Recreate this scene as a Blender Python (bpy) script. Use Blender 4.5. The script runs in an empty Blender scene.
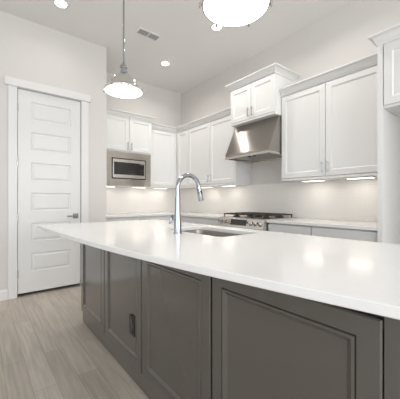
import bpy, bmesh, math
from mathutils import Vector, Matrix

# ------------------------------------------------------------------ camera
SC = bpy.context.scene
COL = SC.collection
CAM_H, FOC, YAW = 1.13, 273.95, math.radians(38.849)
cam_data = bpy.data.cameras.new('camera')
cam = bpy.data.objects.new('camera', cam_data)
COL.objects.link(cam)
cam.location = (0, 0, CAM_H)
cam.rotation_euler = (math.radians(90), 0, -YAW)
cam_data.sensor_fit = 'HORIZONTAL'
cam_data.sensor_width = 36.0
cam_data.lens = FOC / 400 * 36.0
cam_data.shift_y = 1.5 / 400
cam_data.clip_start = 0.02
SC.camera = cam

# ------------------------------------------------------------------ world, exposure, daylight
world = bpy.data.worlds.new('daylight')
SC.world = world
world.use_nodes = True
bg = world.node_tree.nodes['Background']
bg.inputs[0].default_value = (0.86, 0.93, 1.0, 1)
bg.inputs[1].default_value = 1.0
SC.view_settings.view_transform = 'Standard'
SC.view_settings.look = 'None'
SC.view_settings.gamma = 1.0
SC.view_settings.use_curve_mapping = False
SC.view_settings.exposure = 0.46


def area(name, loc, rot, sx, sy, watts, color, shape='RECTANGLE', spread=180, parent=None):
    d = bpy.data.lights.new(name, 'AREA')
    d.shape = shape
    d.size = sx
    if shape in ('RECTANGLE', 'ELLIPSE'):
        d.size_y = sy
    d.energy = watts
    d.color = color
    d.spread = math.radians(spread)
    o = bpy.data.objects.new(name, d)
    COL.objects.link(o)
    o.location = loc
    o.rotation_euler = rot
    if parent is not None:
        o.parent = parent
    return o


R90 = math.radians(90)
DAY = (0.93, 0.965, 1.0)
# daylight entering through the windows of the room's left and rear walls
WIN_LEFT = [(-2.9, -0.9), (-0.3, 1.7)]           # y ranges, wall x = -3.6
WIN_REAR = [(-2.6, -0.4), (0.2, 2.4)]            # x ranges, wall y = -4.2
WZ0, WZ1 = 0.45, 2.65
for a, b in WIN_LEFT:
    area('window_daylight', (-3.58, (a + b) / 2, (WZ0 + WZ1) / 2), (0, -R90, 0), WZ1 - WZ0, b - a, 17, DAY)
for a, b in WIN_REAR:
    area('window_daylight', ((a + b) / 2, -4.18, (WZ0 + WZ1) / 2), (R90, 0, 0), b - a, WZ1 - WZ0, 70, DAY)
LAMP = (1.0, 0.95, 0.90)
DOWN_W, PEND_W, UNDER_W = 5.4, 2.4, 0.25


# ------------------------------------------------------------------ materials
def mat(name, color, rough=0.5, metal=0.0, spec=0.5, noise=0.0, nscale=8.0, bump=0.0, bscale=200.0,
        stretch=None, aniso=0.0, coat=0.0):
    m = bpy.data.materials.new(name)
    m.use_nodes = True
    nt = m.node_tree
    b = nt.nodes['Principled BSDF']
    b.inputs['Base Color'].default_value = (*color, 1)
    b.inputs['Roughness'].default_value = rough
    b.inputs['Metallic'].default_value = metal
    b.inputs['Specular IOR Level'].default_value = spec
    if aniso:
        b.inputs['Anisotropic'].default_value = aniso
    if coat:
        b.inputs['Coat Weight'].default_value = coat
        b.inputs['Coat Roughness'].default_value = 0.12
    tc = nt.nodes.new('ShaderNodeTexCoord')
    src = tc.outputs['Object']
    if stretch:
        mp = nt.nodes.new('ShaderNodeMapping')
        mp.inputs['Scale'].default_value = stretch
        nt.links.new(src, mp.inputs['Vector'])
        src = mp.outputs['Vector']
    if noise:
        n = nt.nodes.new('ShaderNodeTexNoise')
        n.inputs['Scale'].default_value = nscale
        n.inputs['Detail'].default_value = 4
        nt.links.new(src, n.inputs['Vector'])
        mx = nt.nodes.new('ShaderNodeMix')
        mx.data_type = 'RGBA'
        mx.inputs[6].default_value = (*[c * (1 - noise) for c in color], 1)
        mx.inputs[7].default_value = (*[min(1, c * (1 + noise)) for c in color], 1)
        nt.links.new(n.outputs['Fac'], mx.inputs[0])
        nt.links.new(mx.outputs[2], b.inputs['Base Color'])
    if bump:
        n2 = nt.nodes.new('ShaderNodeTexNoise')
        n2.inputs['Scale'].default_value = bscale
        nt.links.new(src, n2.inputs['Vector'])
        bp = nt.nodes.new('ShaderNodeBump')
        bp.inputs['Strength'].default_value = bump
        bp.inputs['Distance'].default_value = 0.002
        nt.links.new(n2.outputs['Fac'], bp.inputs['Height'])
        nt.links.new(bp.outputs['Normal'], b.inputs['Normal'])
    return m


def emit(name, color, strength):
    m = bpy.data.materials.new(name)
    m.use_nodes = True
    nt = m.node_tree
    b = nt.nodes['Principled BSDF']
    b.inputs['Base Color'].default_value = (0.9, 0.9, 0.88, 1)
    b.inputs['Emission Color'].default_value = (*color, 1)
    b.inputs['Emission Strength'].default_value = strength
    return m


def floor_material():
    m = bpy.data.materials.new('greige_oak_planks')
    m.use_nodes = True
    nt = m.node_tree
    N, L = nt.nodes, nt.links
    b = N['Principled BSDF']
    tc = N.new('ShaderNodeTexCoord')
    sep = N.new('ShaderNodeSeparateXYZ')
    L.new(tc.outputs['Object'], sep.inputs[0])
    cmb = N.new('ShaderNodeCombineXYZ')
    L.new(sep.outputs['Y'], cmb.inputs['X'])
    L.new(sep.outputs['X'], cmb.inputs['Y'])
    br = N.new('ShaderNodeTexBrick')
    br.offset = 0.37
    br.offset_frequency = 2
    br.inputs['Scale'].default_value = 1.0
    br.inputs['Brick Width'].default_value = 1.15
    br.inputs['Row Height'].default_value = 0.125
    br.inputs['Mortar Size'].default_value = 0.0015
    br.inputs['Mortar Smooth'].default_value = 0.2
    br.inputs['Bias'].default_value = 0.0
    br.inputs['Color1'].default_value = (0.47, 0.414, 0.350, 1)
    br.inputs['Color2'].default_value = (0.575, 0.513, 0.442, 1)
    br.inputs['Mortar'].default_value = (0.33, 0.285, 0.24, 1)
    L.new(cmb.outputs[0], br.inputs['Vector'])
    mp = N.new('ShaderNodeMapping')
    mp.inputs['Scale'].default_value = (26.0, 1.6, 1.0)
    L.new(tc.outputs['Object'], mp.inputs['Vector'])
    no = N.new('ShaderNodeTexNoise')
    no.inputs['Scale'].default_value = 1.6
    no.inputs['Detail'].default_value = 6
    no.inputs['Distortion'].default_value = 0.6
    L.new(mp.outputs[0], no.inputs['Vector'])
    rp = N.new('ShaderNodeMapRange')
    rp.inputs['From Min'].default_value = 0.3
    rp.inputs['From Max'].default_value = 0.7
    rp.inputs['To Min'].default_value = 0.84
    rp.inputs['To Max'].default_value = 1.15
    L.new(no.outputs['Fac'], rp.inputs['Value'])
    vm = N.new('ShaderNodeVectorMath')
    vm.operation = 'SCALE'
    L.new(br.outputs['Color'], vm.inputs[0])
    L.new(rp.outputs[0], vm.inputs['Scale'])
    L.new(vm.outputs[0], b.inputs['Base Color'])
    b.inputs['Roughness'].default_value = 0.42
    bp = N.new('ShaderNodeBump')
    bp.inputs['Strength'].default_value = 0.15
    bp.inputs['Distance'].default_value = 0.002
    L.new(no.outputs['Fac'], bp.inputs['Height'])
    L.new(bp.outputs['Normal'], b.inputs['Normal'])
    return m


def tile_material(name, axis):
    """small white hexagon-packed mosaic on a vertical wall"""
    s = 0.024
    m = bpy.data.materials.new(name)
    m.use_nodes = True
    nt = m.node_tree
    N, L = nt.nodes, nt.links
    b = N['Principled BSDF']
    tc = N.new('ShaderNodeTexCoord')
    sep = N.new('ShaderNodeSeparateXYZ')
    L.new(tc.outputs['Object'], sep.inputs[0])

    def math_(op, a, bb=None):
        n = N.new('ShaderNodeMath')
        n.operation = op
        for i, v in enumerate((a, bb)):
            if v is None:
                continue
            if isinstance(v, (int, float)):
                n.inputs[i].default_value = v
            else:
                L.new(v, n.inputs[i])
        return n.outputs[0]

    def dist(off):
        u = math_('ADD', math_('DIVIDE', sep.outputs[axis], s), off)
        v = math_('ADD', math_('DIVIDE', sep.outputs['Z'], s * math.sqrt(3)), off)
        fu = math_('SUBTRACT', math_('FRACT', math_('ADD', u, 50)), 0.5)
        fv = math_('MULTIPLY', math_('SUBTRACT', math_('FRACT', math_('ADD', v, 50)), 0.5), math.sqrt(3))
        return math_('SQRT', math_('ADD', math_('MULTIPLY', fu, fu), math_('MULTIPLY', fv, fv)))

    d = math_('MINIMUM', dist(0.0), dist(0.5))
    rg = N.new('ShaderNodeMapRange')
    rg.inputs['From Min'].default_value = 0.43
    rg.inputs['From Max'].default_value = 0.50
    L.new(d, rg.inputs['Value'])
    mx = N.new('ShaderNodeMix')
    mx.data_type = 'RGBA'
    mx.inputs[6].default_value = (0.86, 0.835, 0.80, 1)
    mx.inputs[7].default_value = (0.69, 0.665, 0.63, 1)
    L.new(rg.outputs[0], mx.inputs[0])
    L.new(mx.outputs[2], b.inputs['Base Color'])
    b.inputs['Roughness'].default_value = 0.3
    return m


M_WALL = mat('warm_grey_wall_paint', (0.70, 0.675, 0.645), 0.75, noise=0.015, nscale=3, bump=0.05)
M_CEIL = mat('ceiling_paint', (0.80, 0.79, 0.775), 0.85, noise=0.012, nscale=3, bump=0.05)
M_TRIM = mat('white_trim_paint', (0.79, 0.785, 0.77), 0.38, noise=0.01, nscale=5)
M_CAB = mat('white_cabinet_paint', (0.79, 0.785, 0.77), 0.36, noise=0.01, nscale=4)
M_BASE = mat('pale_grey_base_cabinet_paint', (0.72, 0.72, 0.71), 0.4, noise=0.01, nscale=4)
M_QUARTZ = mat('white_quartz', (0.82, 0.815, 0.805), 0.14, noise=0.02, nscale=60)
M_ISLAND = mat('charcoal_brown_paint', (0.076, 0.070, 0.062), 0.22, spec=0.75, noise=0.03, nscale=6, coat=0.7)
M_GAP_SHADE = mat('carcass_gap_shade', (0.016, 0.014, 0.013), 0.6, noise=0.05)  # island carcass coloured near-black to put shade into the panel gaps
M_STEEL = mat('brushed_stainless', (0.62, 0.575, 0.525), 0.24, 1.0, noise=0.05, nscale=2.0, stretch=(3, 3, 160))
M_STEELH = mat('brushed_stainless_hood', (0.40, 0.37, 0.345), 0.28, 1.0, noise=0.06, nscale=2.0, stretch=(3, 3, 160), aniso=1.0)
_nt = M_STEELH.node_tree
_tan = _nt.nodes.new('ShaderNodeTangent')
_tan.direction_type = 'UV_MAP'
_tan.uv_map = 'brushing'
_nt.links.new(_tan.outputs[0], _nt.nodes['Principled BSDF'].inputs['Tangent'])
M_SINK = mat('satin_sink_steel', (0.36, 0.34, 0.31), 0.42, 1.0, noise=0.05, nscale=20)
M_CHROME = mat('polished_chrome', (0.42, 0.445, 0.475), 0.07, 1.0, noise=0.01)
M_NICKEL = mat('polished_nickel', (0.68, 0.66, 0.64), 0.12, 1.0, noise=0.01)
M_DNICKEL = mat('dark_satin_nickel', (0.30, 0.28, 0.26), 0.3, 1.0, noise=0.02)
M_STEELT = mat('brushed_stainless_trim', (0.50, 0.46, 0.415), 0.22, 1.0, noise=0.12, nscale=1.2, stretch=(4, 3, 30))
M_STEELP = mat('bright_stainless', (0.66, 0.63, 0.60), 0.25, 1.0, noise=0.04, nscale=3)
M_BLACKGL = mat('black_glass', (0.022, 0.021, 0.021), 0.09, 0.0, 0.6, noise=0.05)
M_BLACK = mat('black_plastic', (0.03, 0.028, 0.027), 0.4, noise=0.05)
M_IRON = mat('black_cast_iron', (0.040, 0.033, 0.029), 0.55, noise=0.1, nscale=60, bump=0.2)
M_BRONZE = mat('dark_bronze_plastic', (0.022, 0.019, 0.017), 0.2, noise=0.05)
M_LOUV = mat('grey_louvre_paint', (0.38, 0.38, 0.375), 0.5, noise=0.03)
M_GREYP = mat('grey_metal_paint', (0.16, 0.16, 0.16), 0.5, noise=0.05)
M_FLOOR = floor_material()
M_TILE_R = tile_material('white_penny_mosaic_range', 'Y')
M_TILE_B = tile_material('white_penny_mosaic_back', 'X')
M_DIFF = emit('lit_opal_glass', (1.0, 0.98, 0.95), 1.7)
M_LENS = emit('lit_downlight_lens', (1.0, 0.97, 0.93), 9.0)
M_UNDER = emit('lit_under_cabinet_lens', (1.0, 0.95, 0.88), 2.2)
M_GLASS = mat('window_glass', (0.9, 0.95, 1.0), 0.02, 0.0)
M_GLASS.node_tree.nodes['Principled BSDF'].inputs['Transmission Weight'].default_value = 1.0


# ------------------------------------------------------------------ mesh builder
class MB:
    def __init__(self):
        self.bm = bmesh.new()
        self.round = False      # only lathed and tubular meshes are shaded smooth

    def face(self, vs):
        try:
            return self.bm.faces.new(vs)
        except ValueError:
            return None

    def box(self, x0, x1, y0, y1, z0, z1):
        x0, x1 = sorted((x0, x1)); y0, y1 = sorted((y0, y1)); z0, z1 = sorted((z0, z1))
        v = [self.bm.verts.new((x, y, z)) for z in (z0, z1) for y in (y0, y1) for x in (x0, x1)]
        for f in ((0, 2, 3, 1), (4, 5, 7, 6), (0, 1, 5, 4), (2, 6, 7, 3), (0, 4, 6, 2), (1, 3, 7, 5)):
            self.face([v[i] for i in f])
        return self

    def prism(self, pts, axis, a, b):
        """pts: outline in the plane across the axis; axis 'X','Y','Z'"""
        def mk(p, t):
            if axis == 'Y': return (p[0], t, p[1])
            if axis == 'X': return (t, p[0], p[1])
            return (p[0], p[1], t)
        A = [self.bm.verts.new(mk(p, a)) for p in pts]
        B = [self.bm.verts.new(mk(p, b)) for p in pts]
        n = len(pts)
        self.face(A); self.face(B[::-1])
        for i in range(n):
            self.face([A[i], A[(i + 1) % n], B[(i + 1) % n], B[i]])
        return self

    def lathe(self, prof, loc=(0, 0, 0), axis='Z', seg=32, cap=True):
        """prof: list of (radius, height)"""
        self.round = True
        loc = Vector(loc)
        rings = []
        for r, h in prof:
            ring = []
            for k in range(seg):
                a = 2 * math.pi * k / seg
                c, s = r * math.cos(a), r * math.sin(a)
                p = {'Z': (c, s, h), 'X': (h, c, s), 'Y': (c, h, s)}[axis]
                ring.append(self.bm.verts.new(loc + Vector(p)))
            rings.append(ring)
        for i in range(len(rings) - 1):
            for k in range(seg):
                self.face([rings[i][k], rings[i][(k + 1) % seg], rings[i + 1][(k + 1) % seg], rings[i + 1][k]])
        if cap:
            self.face(rings[0][::-1]); self.face(rings[-1])
        return self

    def tube(self, pts, r, seg=16):
        """round bar along a polyline; r: number or list"""
        self.round = True
        pts = [Vector(p) for p in pts]
        rs = r if isinstance(r, (list, tuple)) else [r] * len(pts)
        up = None
        rings = []
        for i, p in enumerate(pts):
            t = (pts[min(i + 1, len(pts) - 1)] - pts[max(i - 1, 0)]).normalized()
            if up is None:
                up = Vector((0, 0, 1)) if abs(t.z) < 0.9 else Vector((0, 1, 0))
            n = (up - t * up.dot(t)).normalized()
            up = n
            bt = t.cross(n)
            rings.append([self.bm.verts.new(p + rs[i] * (math.cos(2 * math.pi * k / seg) * n + math.sin(2 * math.pi * k / seg) * bt)) for k in range(seg)])
        for i in range(len(rings) - 1):
            for k in range(seg):
                self.face([rings[i][k], rings[i][(k + 1) % seg], rings[i + 1][(k + 1) % seg], rings[i + 1][k]])
        self.face(rings[0][::-1]); self.face(rings[-1])
        return self

    def panel(self, o, u, n, w, h, prof):
        """framed panel: rectangular rings at (inset, out) along prof, closed front and back.
        o: lower-left corner of the front plane, u: direction to the right, n: facing."""
        o, u, n = Vector(o), Vector(u), Vector(n)
        zz = Vector((0, 0, 1))
        rings = []
        for ins, out in prof:
            rings.append([self.bm.verts.new(o + u * a + zz * b + n * out) for a, b in
                          ((ins, ins), (w - ins, ins), (w - ins, h - ins), (ins, h - ins))])
        self.face(rings[0][::-1])
        for i in range(len(rings) - 1):
            for k in range(4):
                self.face([rings[i][k], rings[i][(k + 1) % 4], rings[i + 1][(k + 1) % 4], rings[i + 1][k]])
        self.face(rings[-1])
        return self

    def sweep(self, path, prof, m0=0.0, m1=0.0):
        """prof (out, z) swept along XY path with mitred corners; out is to the right of travel"""
        P = [Vector((p[0], p[1])) for p in path]
        rows = []
        for i, p in enumerate(P):
            d0 = (P[i] - P[i - 1]).normalized() if i else None
            d1 = (P[i + 1] - P[i]).normalized() if i < len(P) - 1 else None
            row = []
            for out, z in prof:
                if d0 is None or d1 is None:
                    d = d1 if d0 is None else d0
                    nrm = Vector((d.y, -d.x))
                    q = p + nrm * out + d * out * (m0 if d0 is None else m1)
                else:
                    n0, n1 = Vector((d0.y, -d0.x)), Vector((d1.y, -d1.x))
                    bis = (n0 + n1).normalized()
                    q = p + bis * (out / max(0.2, bis.dot(n0)))
                row.append(self.bm.verts.new((q.x, q.y, z)))
            rows.append(row)
        n = len(prof)
        for i in range(len(rows) - 1):
            for k in range(n):
                self.face([rows[i][k], rows[i][(k + 1) % n], rows[i + 1][(k + 1) % n], rows[i + 1][k]])
        self.face(rows[0][::-1]); self.face(rows[-1])
        return self


def wloc(o):
    v = Vector((0, 0, 0))
    while o is not None:
        v += o.location
        o = o.parent
    return v


def obj(name, mb, material, parent=None, bevel=0.0, smooth=None, label=None, loc=None, seg=2):
    """link the builder's mesh as ONE object; coordinates are given in world space"""
    bm = mb.bm
    if smooth is None:
        smooth = mb.round
    bmesh.ops.recalc_face_normals(bm, faces=bm.faces)
    off = wloc(parent) if parent is not None else Vector((0, 0, 0))
    if loc is not None:
        off = Vector(loc)
    bmesh.ops.translate(bm, verts=bm.verts, vec=-off)
    me = bpy.data.meshes.new(name)
    bm.to_mesh(me)
    bm.free()
    me.materials.append(material)
    if smooth:
        me.polygons.foreach_set('use_smooth', [True] * len(me.polygons))
        me.set_sharp_from_angle(angle=math.radians(35))
    o = bpy.data.objects.new(name, me)
    COL.objects.link(o)
    if parent is not None:
        o.parent = parent
    elif loc is not None:
        o.location = loc
    if bevel:
        b = o.modifiers.new('edge', 'BEVEL')
        b.width = bevel
        b.segments = seg
        b.limit_method = 'ANGLE'
        b.angle_limit = math.radians(50)
    if label:
        o['label'] = label
    return o


def tag(o, label, cat, group=None):
    o['label'] = label
    o['category'] = cat
    if group:
        o['group'] = group
    return o


def thing(name, loc, label, cat, group=None):
    o = bpy.data.objects.new(name, None)
    o.empty_display_size = 0.1
    COL.objects.link(o)
    o.location = loc
    return tag(o, label, cat, group)


def structure(o):
    o['kind'] = 'structure'
    return o


def copy_tree(o, parent=None):
    c = o.copy()
    COL.objects.link(c)
    if parent is not None:
        c.parent = parent
    for ch in list(o.children):
        copy_tree(ch, c)
    return c


def B(*a):
    return MB().box(*a)


# ------------------------------------------------------------------ room dimensions
XW = 3.174            # range wall
YD = 3.837            # pantry door wall
YB = 4.546            # back wall behind the microwave
XC = 1.397            # outer corner of the pantry
HC = 3.29
XL, YR = -3.6, -4.2
T = 0.12

structure(obj('floor', B(XL - T, XW + T, YR - T, YB + T, -0.1, 0), M_FLOOR))
structure(obj('ceiling', B(XL - T, XW + T, YR - T, YB + T, HC, HC + 0.1), M_CEIL))
structure(obj('wall_right', B(XW, XW + T, YR, YB, 0, HC), M_WALL))
structure(obj('wall_back', B(XL, XW + T, YB, YB + T, 0, HC), M_WALL))
DX0, DX1, DH = 0.345, 1.055, 2.456
mb = MB()
mb.box(XL, DX0, YD, YD + T, 0, HC)
mb.box(DX1, XC, YD, YD + T, 0, HC)
mb.box(DX0, DX1, YD, YD + T, DH, HC)
structure(obj('wall_pantry', mb, M_WALL))
structure(obj('wall_return', B(XC - T, XC, YD + T, YB, 0, HC), M_WALL))


def window_wall(name, along, ranges, lo, hi, p0, p1):
    mb = MB()
    def bx(a, b, z0, z1):
        if along == 'Y': mb.box(p0, p1, a, b, z0, z1)
        else: mb.box(a, b, p0, p1, z0, z1)
    cur = lo
    for a, b in ranges:
        bx(cur, a, 0, HC)
        bx(a, b, 0, WZ0)
        bx(a, b, WZ1, HC)
        cur = b
    bx(cur, hi, 0, HC)
    return structure(obj(name, mb, M_WALL))


window_wall('wall_left', 'Y', WIN_LEFT, YR - T, YB + T, XL - T, XL)
window_wall('wall_rear', 'X', WIN_REAR, XL, XW + T, YR - T, YR)
wi = 1
for along, ranges in (('Y', WIN_LEFT), ('X', WIN_REAR)):
    for a, b in ranges:
        mb = MB()
        g = MB()
        def bx(m, a0, b0, z0, z1, d0, d1):
            if along == 'Y': m.box(XL - d1, XL - d0, a0, b0, z0, z1)
            else: m.box(a0, b0, YR - d1, YR - d0, z0, z1)
        w = 0.05
        bx(mb, a, a + w, WZ0, WZ1, 0.03, 0.09); bx(mb, b - w, b, WZ0, WZ1, 0.03, 0.09)
        bx(mb, a + w, b - w, WZ0, WZ0 + w, 0.03, 0.09); bx(mb, a + w, b - w, WZ1 - w, WZ1, 0.03, 0.09)
        bx(g, a + w, b - w, WZ0 + w, WZ1 - w, 0.055, 0.063)
        fr = structure(obj('window_%d' % wi, mb, M_TRIM))
        obj('glass_pane', g, M_GLASS, fr)
        wi += 1

# baseboards
BBP = [(0, 0.0), (0.016, 0.0), (0.016, 0.10), (0.010, 0.118), (0, 0.12)]
structure(obj('baseboard_pantry', MB().sweep([(XL, YD), (0.254, YD)], BBP), M_TRIM))
structure(obj('baseboard_corner', MB().sweep([(1.150, YD), (XC, YD)], BBP), M_TRIM))
structure(obj('baseboard_left', MB().sweep([(XL, YR), (XL, YD - 0.016)], BBP), M_TRIM))

# door casing
cas = structure(obj('trim_1', B(0.222, 1.168, YD - 0.034, YD, 2.462, 2.553), M_TRIM, bevel=0.003))
obj('casing_leg', B(0.256, 0.345, YD - 0.020, YD, 0, 2.462), M_TRIM, cas, bevel=0.003)
obj('casing_leg', B(1.055, 1.149, YD - 0.020, YD, 0, 2.462), M_TRIM, cas, bevel=0.003)

# pantry door: slab with six raised panels
door = structure(bpy.data.objects.new('door_1', None))
COL.objects.link(door)
door.location = (0.70, YD, 0)
mb = MB()
sx0, sx1, sz0, sz1 = 0.351, 1.049, 0.038, 2.449
px0, px1 = sx0 + 0.132, sx1 - 0.118
fy = YD + 0.004
tops = [2.322 - 0.3640 * k for k in range(6)]
rows = sorted([(t - 0.220, t) for t in tops])
zs = [sz0] + [v for r in rows for v in r] + [sz1]
xs = [sx0, px0, px1, sx1]
bm = mb.bm
gv = {}
def V(i, k):
    if (i, k) not in gv:
        gv[(i, k)] = bm.verts.new((xs[i], fy, zs[k]))
    return gv[(i, k)]
for k in range(len(zs) - 1):
    for i in range(3):
        ring = [V(i, k), V(i + 1, k), V(i + 1, k + 1), V(i, k + 1)]
        if i == 1 and k % 2 == 1:
            prev = ring
            w_, h_ = xs[2] - xs[1], zs[k + 1] - zs[k]
            for ins, dep in ((0.006, 0.009), (0.016, 0.011), (0.034, 0.002), (0.038, 0.001)):
                cur = [bm.verts.new((xs[1] + a, fy + dep, zs[k] + b)) for a, b in
                       ((ins, ins), (w_ - ins, ins), (w_ - ins, h_ - ins), (ins, h_ - ins))]
                for q in range(4):
                    mb.face([prev[q], prev[(q + 1) % 4], cur[(q + 1) % 4], cur[q]])
                prev = cur
            mb.face(prev)
        else:
            mb.face(ring)
# slab edges and back
bk = [bm.verts.new((x, fy + 0.04, z)) for x, z in ((sx0, sz0), (sx1, sz0), (sx1, sz1), (sx0, sz1))]
mb.face(bk)
mb.face([V(i, 0) for i in range(4)] + [bk[1], bk[0]])
mb.face([V(i, len(zs) - 1) for i in range(4)] + [bk[2], bk[3]])
mb.face([V(0, k) for k in range(len(zs))] + [bk[3], bk[0]])
mb.face([V(3, k) for k in range(len(zs))] + [bk[2], bk[1]])
obj('door_slab', mb, M_TRIM, door)
hd = obj('door_handle', B(0.955, 1.020, fy - 0.010, fy - 0.0005, 0.902, 0.967), M_DNICKEL, door, bevel=0.002)
mb = MB().tube([(0.988, fy - 0.010, 0.935), (0.988, fy - 0.050, 0.935)], 0.011)
mb.box(0.872, 0.999, fy - 0.060, fy - 0.046, 0.926, 0.944)
obj('lever', mb, M_NICKEL, hd, bevel=0.002)
for z in (2.23, 1.58, 0.92, 0.27):
    obj('hinge', MB().lathe([(0.006, -0.045), (0.006, 0.045)], (0.349, fy - 0.010, z), seg=12), M_NICKEL, door)

# ------------------------------------------------------------------ island
XI = 0.741
isl = thing('kitchen_island', (1.15, 1.33, 0), 'charcoal painted kitchen island with four framed panels on the visible side', 'kitchen island')
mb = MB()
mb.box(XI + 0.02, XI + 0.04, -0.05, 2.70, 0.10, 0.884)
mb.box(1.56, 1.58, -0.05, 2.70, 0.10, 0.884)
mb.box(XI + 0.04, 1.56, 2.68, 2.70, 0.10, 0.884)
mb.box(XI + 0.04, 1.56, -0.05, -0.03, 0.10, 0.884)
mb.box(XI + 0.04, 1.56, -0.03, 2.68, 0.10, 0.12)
obj('carcass', mb, M_GAP_SHADE, isl, bevel=0.0015)
obj('end_stile', B(XI + 0.006, XI + 0.0195, -0.05, 0.2325, 0.104, 0.884), M_ISLAND, isl, bevel=0.0015)
obj('end_panel', B(XI + 0.0205, 1.58, 2.7005, 2.708, 0.104, 0.884), M_ISLAND, isl, bevel=0.0015)
obj('base_board', B(XI + 0.014, 1.50, -0.04, 2.692, 0, 0.0985), M_ISLAND, isl, bevel=0.002)
ISP = [(0, -0.019), (0, -0.004), (0.004, 0), (0.056, 0), (0.058, -0.005), (0.061, 0.0015), (0.068, 0.002), (0.073, -0.002), (0.082, -0.0085), (0.085, -0.009)]
edges = [2.697, 2.0835, 1.470, 0.8495, 0.229]
for i in range(4):
    y1, y0 = edges[i] - 0.006, edges[i + 1] + 0.006
    obj('side_panel', MB().panel((XI, y1, 0.108), (0, -1, 0), (-1, 0, 0), y1 - y0, 0.739, ISP), M_ISLAND, isl)

# outlet on the second panel
oy, oz, ox = 1.597, 0.353, XI + 0.009
out = thing('electrical_outlet', (ox, oy, oz), 'dark bronze electrical outlet on the second panel of the island', 'outlet')
obj('cover_plate', B(ox - 0.011, ox - 0.0003, oy - 0.037, oy + 0.037, oz - 0.061, oz + 0.061), M_BRONZE, out, bevel=0.003)
for dz in (-0.026, 0.026):
    r = obj('receptacle', B(ox - 0.014, ox - 0.0112, oy - 0.017, oy + 0.017, oz + dz - 0.019, oz + dz + 0.019), M_BLACK, out, bevel=0.004)
    mb = MB()
    mb.box(ox - 0.0148, ox - 0.0141, oy - 0.008, oy - 0.005, oz + dz - 0.003, oz + dz + 0.009)
    mb.box(ox - 0.0148, ox - 0.0141, oy + 0.005, oy + 0.008, oz + dz - 0.003, oz + dz + 0.009)
    mb.box(ox - 0.0148, ox - 0.0141, oy - 0.003, oy + 0.003, oz + dz - 0.013, oz + dz - 0.008)
    obj('socket_slots', mb, M_GREYP, r)
obj('screw', MB().lathe([(0.003, -0.0125), (0.003, -0.0111)], (ox, oy, oz), 'X', 12), M_NICKEL, out)

# bow-fronted quartz top with a rounded cut-out for the sink
SX0, SX1, SY0, SY1 = 1.118, 1.480, 1.190, 1.830


def rrect(x0, x1, y0, y1, r, n=6):
    pts = []
    for cx, cy, a0 in ((x1 - r, y1 - r, 0), (x0 + r, y1 - r, 90), (x0 + r, y0 + r, 180), (x1 - r, y0 + r, 270)):
        for k in range(n + 1):
            a = math.radians(a0 + 90 * k / n)
            pts.append((cx + r * math.cos(a), cy + r * math.sin(a)))
    return pts


bow = [(2.80, 0.398), (2.55, 0.403), (2.3, 0.411), (2.05, 0.423), (1.743, 0.443), (1.368, 0.475), (1.15, 0.501),
       (0.975, 0.526), (0.744, 0.561), (0.555, 0.594), (0.379, 0.625), (0.266, 0.647), (0.179, 0.664), (0.05, 0.690), (-0.09, 0.72)]
bow = sorted(bow)


def bow_x(y):
    # Catmull-Rom through the measured points
    for i in range(len(bow) - 1):
        if bow[i][0] <= y <= bow[i + 1][0]:
            y0, y1 = bow[i][0], bow[i + 1][0]
            def sl(j):
                a, b = max(j - 1, 0), min(j + 1, len(bow) - 1)
                return (bow[b][1] - bow[a][1]) / (bow[b][0] - bow[a][0])
            t = (y - y0) / (y1 - y0)
            h = y1 - y0
            return ((2 * t**3 - 3 * t**2 + 1) * bow[i][1] + (t**3 - 2 * t**2 + t) * h * sl(i)
                    + (-2 * t**3 + 3 * t**2) * bow[i + 1][1] + (t**3 - t**2) * h * sl(i + 1))
    return bow[0][1] if y < bow[0][0] else bow[-1][1]


YE = 2.822
outer = [(bow_x(-0.09), -0.09)]
for k in range(1, 58):
    y = -0.09 + (2.80 + 0.09) * k / 57
    outer.append((bow_x(y), y))
outer += [(0.404, 2.814), (0.420, YE), (1.600, YE), (1.612, 2.812), (1.612, -0.09)]
inner = rrect(SX0, SX1, SY0, SY1, 0.05)
bm = bmesh.new()


def loop(pts, z):
    vs = [bm.verts.new((x, y, z)) for x, y in pts]
    return vs, [bm.edges.new((vs[i], vs[(i + 1) % len(vs)])) for i in range(len(vs))]


def inset(pts, d):
    res = []
    n = len(pts)
    area2 = sum(pts[i][0] * pts[(i + 1) % n][1] - pts[(i + 1) % n][0] * pts[i][1] for i in range(n))
    sg = 1 if area2 > 0 else -1
    for i in range(n):
        p0, p, p1 = Vector(pts[i - 1]), Vector(pts[i]), Vector(pts[(i + 1) % n])
        e0, e1 = (p - p0).normalized(), (p1 - p).normalized()
        nn = (Vector((-e0.y, e0.x)) + Vector((-e1.y, e1.x))).normalized() * sg
        q = p + nn * d
        res.append((q.x, q.y))
    return res


ZT, ZB = 0.915, 0.8875
ch = 0.003
levels_o = [(inset(outer, ch), ZT), (outer, ZT - ch), (outer, ZB + ch), (inset(outer, ch), ZB)]
levels_i = [(inset(inner, -ch), ZT), (inner, ZT - ch), (inner, ZB), (inner, ZB)]
VO = [loop(p, z) for p, z in levels_o]
VI = [loop(p, z) for p, z in levels_i[:3]]
for LV in (VO, VI):
    for a, b in zip(LV[:-1], LV[1:]):
        n = len(a[0])
        for i in range(n):
            bm.faces.new([a[0][i], a[0][(i + 1) % n], b[0][(i + 1) % n], b[0][i]])
bmesh.ops.triangle_fill(bm, use_beauty=True, use_dissolve=False, edges=VO[0][1] + VI[0][1], normal=(0, 0, 1))
bmesh.ops.triangle_fill(bm, use_beauty=True, use_dissolve=False, edges=VO[-1][1] + VI[-1][1], normal=(0, 0, -1))
mb = MB(); mb.bm.free(); mb.bm = bm
ct = obj('island_countertop', mb, M_QUARTZ, smooth=False)
tag(ct, 'white quartz bow-fronted countertop on the charcoal island', 'countertop')

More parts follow.
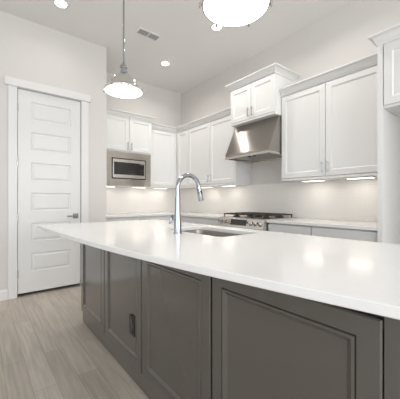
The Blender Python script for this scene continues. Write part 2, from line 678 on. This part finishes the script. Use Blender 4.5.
# sink
snk = thing('kitchen_sink', ((SX0 + SX1) / 2, (SY0 + SY1) / 2, 0.70), 'stainless undermount sink set in the island countertop', 'sink')
bm = bmesh.new()
lv = [(-0.018, 0.8845), (-0.001, 0.8845), (0.004, 0.86), (0.008, 0.70), (0.03, 0.685)]
rings = []
for d, z in lv:
    rings.append([bm.verts.new((x, y, z)) for x, y in rrect(SX0 + d, SX1 - d, SY0 + d, SY1 - d, 0.055)])
for d, z in [(0.03, 0.683), (0.005, 0.698), (0.001, 0.86), (-0.004, 0.8825), (-0.018, 0.8825)]:
    pass
for a, b in zip(rings[:-1], rings[1:]):
    n = len(a)
    for i in range(n):
        bm.faces.new([a[i], a[(i + 1) % n], b[(i + 1) % n], b[i]])
bm.faces.new(rings[-1])
mb = MB(); mb.bm.free(); mb.bm = bm
bo = obj('basin', mb, M_SINK, snk, smooth=True)
so = bo.modifiers.new('shell', 'SOLIDIFY'); so.thickness = 0.0015; so.offset = -1
obj('drain', MB().lathe([(0.045, 0.6855), (0.045, 0.689), (0.032, 0.689), (0.028, 0.687)], ((SX0 + SX1) / 2, (SY0 + SY1) / 2, 0), seg=24), M_CHROME, snk)

# faucet
fx, fy_ = 1.024, 1.507
fau = thing('kitchen_faucet', (fx, fy_, 0.915), 'tall chrome gooseneck faucet on the island countertop beside the sink', 'faucet')
obj('base_ring', MB().lathe([(0.030, 0.9153), (0.030, 0.920), (0.0275, 0.923)], (fx, fy_, 0), seg=32), M_CHROME, fau)
obj('faucet_body', MB().lathe([(0.0255, 0.9225), (0.0255, 0.95), (0.0235, 0.99), (0.0195, 1.08), (0.0175, 1.16)], (fx, fy_, 0), seg=32), M_CHROME, fau)
ra = 0.089
pts = [(fx, fy_, 1.155), (fx, fy_, 1.217)]
for k in range(1, 25):
    a = math.pi - math.radians(171) * k / 24
    pts.append((fx + ra + ra * math.cos(a), fy_, 1.217 + ra * math.sin(a)))
lx, lz = pts[-1][0], pts[-1][2]
sd = Vector((pts[-1][0] - pts[-2][0], 0, pts[-1][2] - pts[-2][2])).normalized()
obj('spout', MB().tube(pts, 0.0150, 20), M_CHROME, fau)
p0 = Vector((lx, fy_, lz))
sp = obj('spray_head', MB().tube([p0 + sd * 0.001, p0 + sd * 0.012, p0 + sd * 0.03, p0 + sd * 0.095, p0 + sd * 0.101], [0.0165, 0.0175, 0.0185, 0.0215, 0.0195], 20), M_CHROME, fau)
q0 = p0 + sd * 0.028
mb = MB().tube([q0 + Vector((-0.001, -0.0160, 0)), q0 + Vector((0.001, -0.0160, 0)) + sd * 0.024], 0.0075, 10)
obj('spray_button', mb, M_BLACK, sp)
hx = Vector((-0.62, 0.78, 0))
c0 = Vector((fx, fy_, 0.998))
hs = obj('handle', MB().tube([c0 + hx * 0.020, c0 + hx * 0.046], 0.011, 16), M_CHROME, fau)
c1 = c0 + hx * 0.047
obj('lever', MB().tube([c1 + Vector((0, 0, 0.016)), c1 + Vector((0, 0, -0.004)), c1 + hx * 0.012 + Vector((0, 0, -0.020))], [0.0075, 0.009, 0.006], 12), M_CHROME, hs)

# ------------------------------------------------------------------ cabinets
SHK = [(0, -0.020), (0, -0.002), (0.002, 0), (0.058, 0), (0.060, -0.002), (0.068, -0.0085), (0.070, -0.009)]
SLAB = [(0, -0.020), (0, -0.002), (0.002, 0)]
FX = ((0, -1, 0), (-1, 0, 0))       # on the range wall: left edge at high y, facing -x
FY = ((1, 0, 0), (0, -1, 0))        # on the back wall: facing -y


def crown(z0, z1, proj=0.055):
    h = z1 - z0
    return [(0.0, z0), (0.006, z0), (0.006, z0 + 0.22 * h), (0.012, z0 + 0.30 * h), (0.017, z0 + 0.52 * h), (0.50 * proj, z0 + 0.74 * h),
            (0.90 * proj, z0 + 0.84 * h), (proj, z0 + 0.86 * h), (proj, z1), (0.0, z1)]


def pull(parent, p, n, length=0.12):
    """vertical bar pull standing off a door face; p: middle of the grip on the face"""
    p, n = Vector(p), Vector(n)
    g = MB()
    g.tube([p + n * 0.030 + Vector((0, 0, -length / 2)), p + n * 0.030 + Vector((0, 0, length / 2))], 0.0058, 12)
    for s in (-1, 1):
        g.tube([p + n * 0.0003 + Vector((0, 0, s * length * 0.34)), p + n * 0.030 + Vector((0, 0, s * length * 0.34))], 0.0045, 10)
    return obj('pull_handle', g, M_CHROME, parent)


def door_x(root, yl, yr, z0, z1, xf, handle=None, hz=None, m=M_CAB):
    d = obj('cabinet_door', MB().panel((xf, yl, z0), FX[0], FX[1], yl - yr, z1 - z0, SHK), m, root)
    if handle:
        pull(d, (xf, yl - 0.030 if handle == 'L' else yr + 0.030, hz), FX[1])
    return d


def door_y(root, xl, xr, z0, z1, yf, handle=None, hz=None, m=M_CAB):
    d = obj('cabinet_door', MB().panel((xl, yf, z0), FY[0], FY[1], xr - xl, z1 - z0, SHK), m, root)
    if handle:
        pull(d, (xl + 0.030 if handle == 'L' else xr - 0.030, yf, hz), FY[1])
    return d


UX = 2.844
ZU0, ZU1 = 1.372, 2.385
WC = 'white wall cabinets'
XB = XW - 0.002
YBB = YB - 0.002

# right of the hood
c = thing('wall_cabinet', (3.02, 1.40, ZU0), 'wide white two-door wall cabinet right of the range hood', 'cabinet', WC)
obj('carcass', B(UX + 0.021, XB, 0.838, 1.966, ZU0, 2.40), M_CAB, c, bevel=0.0015)
door_x(c, 1.960, 1.426, 1.398, 2.378, UX, 'R', 1.490)
door_x(c, 1.420, 0.886, 1.398, 2.378, UX, 'L', 1.490)
obj('bottom_rail', B(UX + 0.003, UX + 0.020, 0.838, 1.966, ZU0, 1.392), M_CAB, c, bevel=0.001)
obj('filler_strip', B(UX + 0.004, UX + 0.020, 0.838, 0.882, 1.393, 2.40), M_CAB, c, bevel=0.001)
obj('crown_moulding', MB().sweep([(UX + 0.004, 1.966), (UX + 0.004, 0.838)], crown(2.385, 2.472)), M_CAB, c)

# left of the hood
c = thing('wall_cabinet', (3.02, 3.29, ZU0), 'white two-door wall cabinet left of the range hood', 'cabinet', WC)
obj('carcass', B(UX + 0.021, XB, 2.722, 3.866, ZU0, 2.40), M_CAB, c, bevel=0.0015)
door_x(c, 3.862, 3.297, 1.398, 2.378, UX, 'R', 1.490)
door_x(c, 3.291, 2.752, 1.398, 2.378, UX, 'L', 1.490)
obj('bottom_rail', B(UX + 0.003, UX + 0.020, 2.722, 3.866, ZU0, 1.392), M_CAB, c, bevel=0.001)
obj('end_stile', B(UX + 0.004, UX + 0.020, 2.722, 2.748, 1.393, 2.40), M_CAB, c, bevel=0.001)
obj('crown_moulding', MB().sweep([(UX + 0.004, 3.866), (UX + 0.004, 2.7225)], crown(2.385, 2.472)), M_CAB, c)

# narrow corner unit
c = thing('corner_wall_cabinet', (3.02, 4.15, ZU0), 'narrow white wall cabinet in the corner of the two kitchen walls', 'cabinet', WC)
obj('carcass', B(UX + 0.021, XB, 3.868, YBB, ZU0, 2.40), M_CAB, c, bevel=0.0015)
door_x(c, 4.190, 3.872, 1.398, 2.378, UX)
obj('bottom_rail', B(UX + 0.003, UX + 0.020, 3.868, 4.214, ZU0, 1.392), M_CAB, c, bevel=0.001)
obj('corner_stile', B(UX + 0.004, UX + 0.020, 4.193, 4.214, 1.393, 2.40), M_CAB, c, bevel=0.001)
YU = 4.216
obj('crown_moulding', MB().sweep([(UX + 0.004, YU + 0.004), (UX + 0.004, 3.867)], crown(2.385, 2.472), m0=1.0), M_CAB, c)

# right of the microwave, on the back wall
c = thing('wall_cabinet', (2.57, 4.39, ZU0), 'tall white single-door wall cabinet right of the microwave', 'cabinet', WC)
obj('carcass', B(2.289, UX + 0.019, YU + 0.021, YBB, ZU0, 2.40), M_CAB, c, bevel=0.0015)
door_y(c, 2.294, 2.800, 1.398, 2.378, YU)
obj('bottom_rail', B(2.289, UX, YU + 0.003, YU + 0.020, ZU0, 1.392), M_CAB, c, bevel=0.001)
obj('corner_stile', B(2.804, UX, YU + 0.004, YU + 0.020, 1.393, 2.40), M_CAB, c, bevel=0.001)
obj('crown_moulding', MB().sweep([(2.289, YU + 0.004), (UX + 0.004, YU + 0.004)], crown(2.385, 2.472), m1=-1.0), M_CAB, c)

# microwave cabinet
MY = 4.14
MX0, MX1 = 1.465, 2.285
c = thing('microwave_cabinet', (1.875, 4.35, ZU0), 'white two-door wall cabinet above the built-in microwave', 'cabinet', WC)
mb = MB()
mb.box(MX0, MX0 + 0.018, MY + 0.021, YBB, ZU0, 2.47)
mb.box(MX1 - 0.018, MX1, MY + 0.021, YBB, ZU0, 2.47)
mb.box(MX0 + 0.018, MX1 - 0.018, MY + 0.021, YBB, ZU0, ZU0 + 0.018)
mb.box(MX0 + 0.018, MX1 - 0.018, MY + 0.021, YBB, 1.90, 1.93)
mb.box(MX0 + 0.018, MX1 - 0.018, MY + 0.021, YBB, 2.45, 2.47)
mb.box(MX0 + 0.018, MX1 - 0.018, YBB - 0.01, YBB, ZU0 + 0.018, 2.45)
obj('carcass', mb, M_CAB, c, bevel=0.0015)
door_y(c, MX0 + 0.004, 1.872, 1.930, 2.466, MY, 'R', 2.005)
door_y(c, 1.878, MX1 - 0.004, 1.930, 2.466, MY, 'L', 2.005)
obj('crown_moulding', MB().sweep([(MX0, MY + 0.004), (MX1, MY + 0.004), (MX1, YBB)], crown(2.4725, 2.540)), M_CAB, c)
obj('filler_strip', B(XC + 0.001, MX0 - 0.001, MY + 0.004, MY + 0.02, ZU0, 2.47), M_CAB, c, bevel=0.001)

# microwave
m_ = thing('built_in_microwave', (1.875, 4.30, 1.392), 'stainless built-in microwave with black window in the white cabinets', 'microwave')
tx0, tx1, tz0, tz1 = 1.500, 2.255, 1.374, 1.905
bx0, bx1, bz0, bz1 = 1.583, 2.166, 1.478, 1.802
mb = MB()
y0_, y1_ = MY - 0.012, MY + 0.019
mb.box(tx0, bx0, y0_, y1_, tz0, tz1); mb.box(bx1, tx1, y0_, y1_, tz0, tz1)
mb.box(bx0, bx1, y0_, y1_, tz0, bz0); mb.box(bx0, bx1, y0_, y1_, bz1, tz1)
obj('trim_frame', mb, M_STEELT, m_, bevel=0.002)
obj('microwave_body', B(bx0 + 0.01, bx1 - 0.01, MY + 0.024, 4.50, 1.392, 1.85), M_BLACK, m_)
obj('surround_gasket', B(bx0 + 0.001, bx1 - 0.001, MY + 0.006, MY + 0.022, bz0 + 0.001, bz1 - 0.001), M_BLACK, m_)
d = obj('microwave_door', B(bx0 + 0.018, bx1 - 0.018, MY - 0.018, MY + 0.005, bz0 + 0.016, bz1 - 0.016), M_STEELP, m_, bevel=0.002)
obj('window', B(bx0 + 0.036, bx1 - 0.128, MY - 0.021, MY - 0.0185, bz0 + 0.068, bz1 - 0.062), M_BLACKGL, d)
k = obj('control_panel', B(bx1 - 0.126, bx1 - 0.036, MY - 0.021, MY - 0.0185, bz0 + 0.068, bz1 - 0.062), M_BLACKGL, m_)
mb = MB()
for r in range(4):
    for q in range(3):
        mb.box(bx1 - 0.112 + q * 0.026, bx1 - 0.094 + q * 0.026, MY - 0.0218, MY - 0.0212, bz0 + 0.085 + r * 0.022, bz0 + 0.099 + r * 0.022)
obj('keypad', mb, M_BLACK, k)
obj('display', B(bx1 - 0.112, bx1 - 0.042, MY - 0.0218, MY - 0.0212, bz1 - 0.082, bz1 - 0.062), M_GREYP, k)

# cabinet above the hood
HX, HY0, HY1 = 2.72, 1.969, 2.703
c = thing('hood_wall_cabinet', (2.94, 2.335, 2.165), 'raised white two-door wall cabinet above the range hood', 'cabinet', WC)
obj('carcass', B(HX + 0.021, XB, HY0, HY1, 2.168, 2.67), M_CAB, c, bevel=0.0015)
ym = (HY0 + HY1) / 2
door_x(c, HY1 - 0.004, ym + 0.003, 2.195, 2.642, HX, 'R', 2.275)
door_x(c, ym - 0.003, HY0 + 0.004, 2.195, 2.642, HX, 'L', 2.275)
obj('bottom_rail', B(HX + 0.003, HX + 0.020, HY0, HY1, 2.168, 2.191), M_CAB, c, bevel=0.001)
obj('crown_moulding', MB().sweep([(XB, HY1), (HX + 0.004, HY1), (HX + 0.004, HY0), (XB, HY0)], crown(2.650, 2.732)), M_CAB, c)

# refrigerator surround
FXX = 2.539
c = thing('refrigerator_cabinet', (2.85, 0.33, 0), 'white refrigerator surround with high cabinet at the right edge', 'cabinet', WC)
obj('side_panel', B(FXX, XB, 0.798, 0.836, 0, 2.40), M_CAB, c, bevel=0.0015)
obj('side_panel', B(FXX, XB, -0.170, -0.132, 0, 2.40), M_CAB, c, bevel=0.0015)
obj('carcass', B(FXX + 0.021, XB, -0.130, 0.796, 1.882, 2.40), M_CAB, c, bevel=0.0015)
door_x(c, 0.792, 0.336, 1.903, 2.385, FXX, 'R', 1.985)
door_x(c, 0.330, -0.126, 1.903, 2.385, FXX, 'L', 1.985)
obj('crown_moulding', MB().sweep([(2.785, 0.836), (FXX, 0.836), (FXX, -0.17)], crown(2.398, 2.480)), M_CAB, c)

# base cabinets and worktops
CX = 2.539
CYF = YB - 0.635
BG = 'pale grey base cabinets'


def base_x(label, yl, yr):
    c = thing('base_cabinet', (2.86, (yl + yr) / 2, 0), label, 'cabinet', BG)
    obj('carcass', B(CX + 0.045, XB, yr, yl, 0.10, 0.884), M_BASE, c, bevel=0.001)
    obj('toe_kick', B(CX + 0.10, CX + 0.12, yr, yl, 0, 0.098), M_BASE, c)
    obj('drawer', MB().panel((CX + 0.024, yl - 0.003, 0.722), FX[0], FX[1], yl - yr - 0.006, 0.148, SLAB), M_BASE, c)
    door_x(c, yl - 0.003, yr + 0.003, 0.108, 0.716, CX + 0.024, m=M_BASE)
    return c


def base_y(label, xl, xr):
    c = thing('base_cabinet', ((xl + xr) / 2, 4.23, 0), label, 'cabinet', BG)
    obj('carcass', B(xl, xr, CYF + 0.045, YBB, 0.10, 0.884), M_BASE, c, bevel=0.001)
    obj('toe_kick', B(xl, xr, CYF + 0.10, CYF + 0.12, 0, 0.098), M_BASE, c)
    obj('drawer', MB().panel((xl + 0.003, CYF + 0.024, 0.722), FY[0], FY[1], xr - xl - 0.006, 0.148, SLAB), M_BASE, c)
    door_y(c, xl + 0.003, xr - 0.003, 0.108, 0.716, CYF + 0.024, m=M_BASE)
    return c


base_x('grey base cabinet with a drawer right beside the range', 1.945, 1.430)
base_x('grey base cabinet between the range side cabinet and the white refrigerator panel', 1.426, 0.838)
base_x('grey base cabinet left of the range behind the faucet', 3.28, 2.712)
base_x('grey base cabinet near the corner under the left wall cabinets', CYF + 0.02, 3.284)
base_y('grey base cabinet below the microwave beside the pantry wall', 1.402, 1.965)
base_y('grey base cabinet on the back wall next to the corner', 1.969, 2.558)

w = obj('worktop', B(CX, XB - 0.010, 0.8375, 1.950, 0.886, 0.915), M_QUARTZ, bevel=0.002)
tag(w, 'white quartz worktop right of the range', 'countertop')
w = obj('worktop', MB().prism([(XC + 0.002, CYF), (CX, CYF), (CX, 2.708), (XB - 0.010, 2.708), (XB - 0.010, YBB - 0.010), (XC + 0.002, YBB - 0.010)], 'Z', 0.886, 0.915), M_QUARTZ, bevel=0.002)
tag(w, 'white quartz corner worktop left of the range and below the microwave', 'countertop')

b = obj('tile_backsplash', B(XB - 0.008, XB, 0.838, YBB - 0.001, 0.9155, 1.3715), M_TILE_R)
tag(b, 'white mosaic tile backsplash behind the range', 'backsplash')
b = obj('tile_backsplash', B(XC + 0.002, XB - 0.0085, YBB - 0.008, YBB, 0.9155, 1.3715), M_TILE_B)
tag(b, 'white mosaic tile backsplash under the microwave', 'backsplash')

# ------------------------------------------------------------------ range hood
hd = thing('range_hood', (2.90, 2.335, 1.695), 'stainless slanted range hood under the raised white cabinet', 'range hood')
y0_, y1_ = 1.973, 2.699
mb = MB().prism([(XB, 2.165), (2.815, 2.165), (2.620, 1.752), (2.620, 1.722), (XB, 1.722)], 'Y', y0_, y1_)
hc = obj('hood_canopy', mb, M_STEELH, hd, bevel=0.002)
uv = hc.data.uv_layers.new(name='brushing')
for lp in hc.data.loops:
    co = hc.data.vertices[lp.vertex_index].co
    uv.data[lp.index].uv = (co.z + 0.3 * co.x, co.y)
mb = MB()
mb.box(2.616, 2.640, y0_, y1_, 1.694, 1.7215)
mb.box(XB - 0.022, XB, y0_, y1_, 1.694, 1.7215)
mb.box(2.640, XB - 0.022, y0_, y0_ + 0.022, 1.694, 1.7215)
mb.box(2.640, XB - 0.022, y1_ - 0.022, y1_, 1.694, 1.7215)
obj('rim', mb, M_STEEL, hd, bevel=0.0015)
for a, bb in ((y0_ + 0.024, ym - 0.002), (ym + 0.002, y1_ - 0.024)):
    mb = MB()
    n = 9
    for q in range(n):
        yy = a + (bb - a) * (q + 0.15) / n
        mb.box(2.72, XB - 0.03, yy, yy + (bb - a) / n * 0.7, 1.708, 1.7212)
    mb.box(2.715, 2.7215, a, bb, 1.704, 1.7214); mb.box(XB - 0.031, XB - 0.024, a, bb, 1.704, 1.7214)
    obj('baffle_filter', mb, M_STEEL, hd)
for yy in (2.235, 2.310):
    obj('control_knob', MB().lathe([(0.016, 1.686), (0.018, 1.690), (0.018, 1.7214)], (2.672, yy, 0), seg=20), M_BLACK, hd)

# ------------------------------------------------------------------ gas range
g = thing('gas_range', (2.82, 2.329, 0), 'stainless gas range with black grates under the range hood', 'range')
ry0, ry1 = 1.956, 2.702
obj('oven_body', B(2.545, 3.14, ry0, ry1, 0.08, 0.900), M_GREYP, g)
obj('cooktop', B(2.535, 3.150, ry0, ry1, 0.901, 0.921), M_STEEL, g, bevel=0.003)
mb = MB().prism([(2.545, 0.900), (2.530, 0.918), (2.515, 0.914), (2.474, 0.806), (2.474, 0.798), (2.5445, 0.798)], 'Y', ry0, ry1)
cp = obj('control_panel', mb, M_STEELP, g, bevel=0.002)
nrm = Vector((-0.108, 0, 0.041)).normalized()
def pp(y, z, dd):
    t = (0.914 - z) / 0.108
    return Vector((2.515 - 0.041 * t, y, z)) + nrm * dd
def plate(y0, y1, z0, z1, d0, d1):
    mb = MB()
    vs = [mb.bm.verts.new(pp(y, z, dd)) for dd in (d0, d1) for z in (z0, z1) for y in (y0, y1)]
    for f in ((0, 2, 3, 1), (4, 5, 7, 6), (0, 1, 5, 4), (2, 6, 7, 3), (0, 4, 6, 2), (1, 3, 7, 5)):
        mb.face([vs[i] for i in f])
    return mb
obj('display', plate(2.212, 2.478, 0.832, 0.899, 0.0003, 0.003), M_BLACKGL, cp)
for yy in (2.655, 2.588, 2.521, 2.160, 2.085, 2.010):
    kn = MB().tube([pp(yy, 0.862, 0.0004), pp(yy, 0.862, 0.008), pp(yy, 0.862, 0.010), pp(yy, 0.862, 0.034), pp(yy, 0.862, 0.037)],
                   [0.026, 0.026, 0.0205, 0.0185, 0.016], 20)
    ko = obj('control_knob', kn, M_STEELP, g)
    obj('knob_cap', MB().tube([pp(yy, 0.862, 0.0372), pp(yy, 0.862, 0.039)], 0.013, 16), M_BLACK, ko)
od = obj('oven_door', B(2.515, 2.544, ry0 + 0.005, ry1 - 0.005, 0.22, 0.795), M_STEEL, g, bevel=0.003)
obj('oven_window', B(2.5125, 2.5145, 2.08, 2.58, 0.36, 0.64), M_BLACKGL, od)
mb = MB().tube([(2.462, 2.02, 0.755), (2.462, 2.64, 0.755)], 0.012, 14)
for yy in (2.06, 2.60):
    mb.tube([(2.462, yy, 0.755), (2.516, yy, 0.755)], 0.008, 10)
obj('oven_handle', mb, M_STEEL, od)
obj('storage_drawer', B(2.515, 2.544, ry0 + 0.005, ry1 - 0.005, 0.085, 0.214), M_STEEL, g, bevel=0.003)
secs = [(1.966, 2.200), (2.208, 2.450), (2.458, 2.692)]
for a, bb in secs:
    mb = MB()
    gx0, gx1, gz = 2.585, 3.085, 0.952
    t = 0.012
    mb.box(gx0, gx0 + t, a, bb, gz, gz + 0.016); mb.box(gx1 - t, gx1, a, bb, gz, gz + 0.016)
    mb.box(gx0, gx1, a, a + t, gz, gz + 0.016); mb.box(gx0, gx1, bb - t, bb, gz, gz + 0.016)
    mid = (a + bb) / 2
    for q in range(1, 4):
        xx = gx0 + (gx1 - gx0) * q / 4
        mb.box(xx - t / 2, xx + t / 2, a, bb, gz + 0.002, gz + 0.018)
    mb.box(gx0, gx1, mid - t / 2, mid + t / 2, gz + 0.002, gz + 0.018)
    for xx in (gx0, (gx0 + gx1) / 2 - t / 2, gx1 - t):
        for yy in (a, bb - t):
            mb.box(xx, xx + t, yy, yy + t, 0.9215, gz + 0.002)
    obj('grate', mb, M_IRON, g, bevel=0.0015)
for bx_, by_ in ((2.71, 2.083), (2.99, 2.083), (2.85, 2.329), (2.71, 2.575), (2.99, 2.575)):
    obj('burner', MB().lathe([(0.05, 0.9212), (0.05, 0.929), (0.036, 0.931), (0.036, 0.939), (0.03, 0.942)], (bx_, by_, 0), seg=24), M_IRON, g)

# ------------------------------------------------------------------ pendants
def pendant():
    x, y = 0.968, 2.250
    z0 = 2.068
    r = thing('pendant_lamp', (x, y, z0), 'polished nickel dome pendant hanging nearer the pantry door', 'pendant lamp', 'dome pendants over the island')
    r['label'] = 'polished nickel dome pendant lamp hanging whole in view near the pantry door'
    dome = [(0.1568, z0 + 0.0020), (0.1605, z0 + 0.0018), (0.162, z0 + 0.004), (0.162, z0 + 0.018), (0.156, z0 + 0.024), (0.134, z0 + 0.036), (0.124, z0 + 0.040), (0.119, z0 + 0.050)]
    for k in range(0, 11):
        a = math.radians(6 + 70 * k / 10)
        dome.append((0.117 * math.cos(a), z0 + 0.046 + 0.110 * math.sin(a)))
    dome += [(0.026, z0 + 0.156)]
    s = obj('lamp_shade', MB().lathe(dome, (x, y, 0), seg=48), M_NICKEL, r)
    obj('diffuser', MB().lathe([(0.02, z0 - 0.004), (0.08, z0 - 0.003), (0.13, z0 + 0.001), (0.1562, z0 + 0.0018)], (x, y, 0), seg=48), M_DIFF, r)
    nk = [(r_, z0 + 0.020 + h_) for r_, h_ in ((0.026, 0.1365), (0.030, 0.140), (0.030, 0.158), (0.024, 0.162), (0.024, 0.178), (0.030, 0.182),
          (0.030, 0.205), (0.020, 0.214), (0.012, 0.232), (0.006, 0.238))]
    sc_ = obj('socket_cup', MB().lathe(nk, (x, y, 0), seg=24), M_CHROME, r)
    obj('socket_band', MB().lathe([(0.031, z0 + 0.204), (0.032, z0 + 0.206), (0.032, z0 + 0.216), (0.031, z0 + 0.218)], (x, y, 0), seg=24), M_DNICKEL, sc_)
    obj('rod', MB().tube([(x, y, z0 + 0.2585), (x, y, HC - 0.026)], 0.0078, 12), M_CHROME, r)
    obj('ceiling_canopy', MB().lathe([(0.010, HC - 0.030), (0.055, HC - 0.020), (0.062, HC - 0.004), (0.062, HC - 0.0005)], (x, y, 0), seg=32), M_CHROME, r)
    for q in range(6):
        a = math.radians(60 * q + 20)
        cx, cy_ = x + 0.171 * math.cos(a), y + 0.171 * math.sin(a)
        mb = MB()
        mb.lathe([(0.003, z0 - 0.004), (0.0075, z0 + 0.001), (0.0075, z0 + 0.020), (0.004, z0 + 0.024)], (cx, cy_, 0), seg=10)
        obj('rim_clip', mb, M_NICKEL, r)
    area('pendant_light', (0, 0, -0.0050), (0, 0, 0), 0.24, 0.24, PEND_W, LAMP, 'DISK', parent=r)
    return r

p = pendant()
q = copy_tree(p)
q.location = (0.957, 0.915, 2.062)
q['label'] = 'large dome pendant cut off by the top edge of the picture'

# ------------------------------------------------------------------ recessed downlights
def downlight():
    r = thing('recessed_downlight', (0.695, 3.287, HC), 'round recessed downlight in the ceiling above the pantry door', 'ceiling light', 'recessed downlights')
    x, y = 0.695, 3.287
    obj('trim_ring', MB().lathe([(0.058, HC - 0.0005), (0.058, HC - 0.004), (0.064, HC - 0.008), (0.080, HC - 0.006), (0.084, HC - 0.0005)], (x, y, 0), seg=36, cap=False), M_TRIM, r)
    obj('lens', MB().lathe([(0.020, HC - 0.0045), (0.057, HC - 0.003), (0.057, HC - 0.0006)], (x, y, 0), seg=36), M_LENS, r)
    area('downlight_beam', (0, 0, -0.012), (0, 0, 0), 0.11, 0.11, DOWN_W, LAMP, 'DISK', 150, parent=r)
    return r

r = downlight()
for loc, lab in (((2.277, 3.691, HC), 'round recessed downlight in the ceiling in front of the microwave cabinets'),
                 ((2.297, 2.516, HC), 'round recessed downlight in the ceiling just below the large cut-off pendant'),
                 ((2.297, 1.340, HC), 'unseen downlight added in front of the refrigerator surround to light the right-hand cabinets')):  # extra lamp out of view, added to brighten the right-hand cabinets
    q = copy_tree(r)
    q.location = loc
    q['label'] = lab
for ch in r.children:
    if ch.type == 'LIGHT':
        ch.data = ch.data.copy()
        ch.data.energy = DOWN_W * 0.22

# ceiling vent
v = thing('ceiling_vent', (1.705, 3.182, HC), 'white rectangular ceiling vent with dark louvred openings', 'vent')
vx0, vx1, vy0, vy1 = 1.545, 1.865, 3.110, 3.256
mb = MB()
zt, zb = HC - 0.0005, HC - 0.010
f_ = 0.022
mb.box(vx0, vx1, vy0, vy0 + f_, zb, zt); mb.box(vx0, vx1, vy1 - f_, vy1, zb, zt)
mb.box(vx0, vx0 + f_, vy0 + f_, vy1 - f_, zb, zt); mb.box(vx1 - f_, vx1, vy0 + f_, vy1 - f_, zb, zt)
mb.box(1.698, 1.712, vy0 + f_, vy1 - f_, zb, zt)
obj('frame', mb, M_TRIM, v, bevel=0.001)
obj('duct_shade_sheet', B(vx0 + f_, vx1 - f_, vy0 + f_, vy1 - f_, HC - 0.0025, HC - 0.0006), M_BLACK, v)  # thin black sheet on the closed ceiling, duct shade put into its colour
for a, bb in ((vx0 + f_ + 0.001, 1.697), (1.713, vx1 - f_ - 0.001)):
    mb = MB()
    n = 5
    for q in range(n):
        yy = vy0 + f_ + 0.004 + (vy1 - vy0 - 2 * f_ - 0.006) * q / n
        mb.prism([(yy, HC - 0.003), (yy + 0.0015, HC - 0.003), (yy + 0.009, HC - 0.0095), (yy + 0.0075, HC - 0.0095)], 'X', a, bb)
    obj('louvres', mb, M_LOUV, v)

# ------------------------------------------------------------------ under-cabinet lights
def under(first, x, y, along, label):
    L_, W_ = 0.25, 0.085
    if first is None:
        r = thing('under_cabinet_light', (x, y, 1.3715), label, 'light', 'under cabinet lights')
        dx, dy = (L_ / 2, W_ / 2)
        obj('housing', B(x - dx, x + dx, y - dy, y + dy, 1.360, 1.3713), M_TRIM, r, bevel=0.003)
        obj('lens', B(x - dx + 0.008, x + dx - 0.008, y - dy + 0.008, y + dy - 0.008, 1.3565, 1.3598), M_UNDER, r, bevel=0.001)
        area('strip_light', (0, 0, -0.020), (0, 0, 0), L_ * 0.9, W_ * 0.7, UNDER_W, (1.0, 0.91, 0.80), parent=r)
    else:
        r = copy_tree(first)
        r.location = (x, y, 1.3715)
        r['label'] = label
    r.rotation_euler = (0, 0, 0 if along == 'X' else R90)
    return r

u0 = under(None, 1.60, 4.36, 'X', 'small lit fixture under the left end of the microwave')
under(u0, 2.16, 4.36, 'X', 'small lit fixture under the right end of the microwave')
under(u0, 2.60, 4.39, 'X', 'small lit fixture under the single-door cabinet right of the microwave')
under(u0, 3.00, 3.55, 'Y', 'small lit fixture under the left wall cabinet, farther from the hood')
under(u0, 3.00, 3.02, 'Y', 'small lit fixture under the left wall cabinet, nearer the hood')
under(u0, 3.00, 1.64, 'Y', 'small lit fixture under the right wall cabinet, nearer the hood')
under(u0, 3.00, 1.14, 'Y', 'small lit fixture under the right wall cabinet, beside the refrigerator panel')
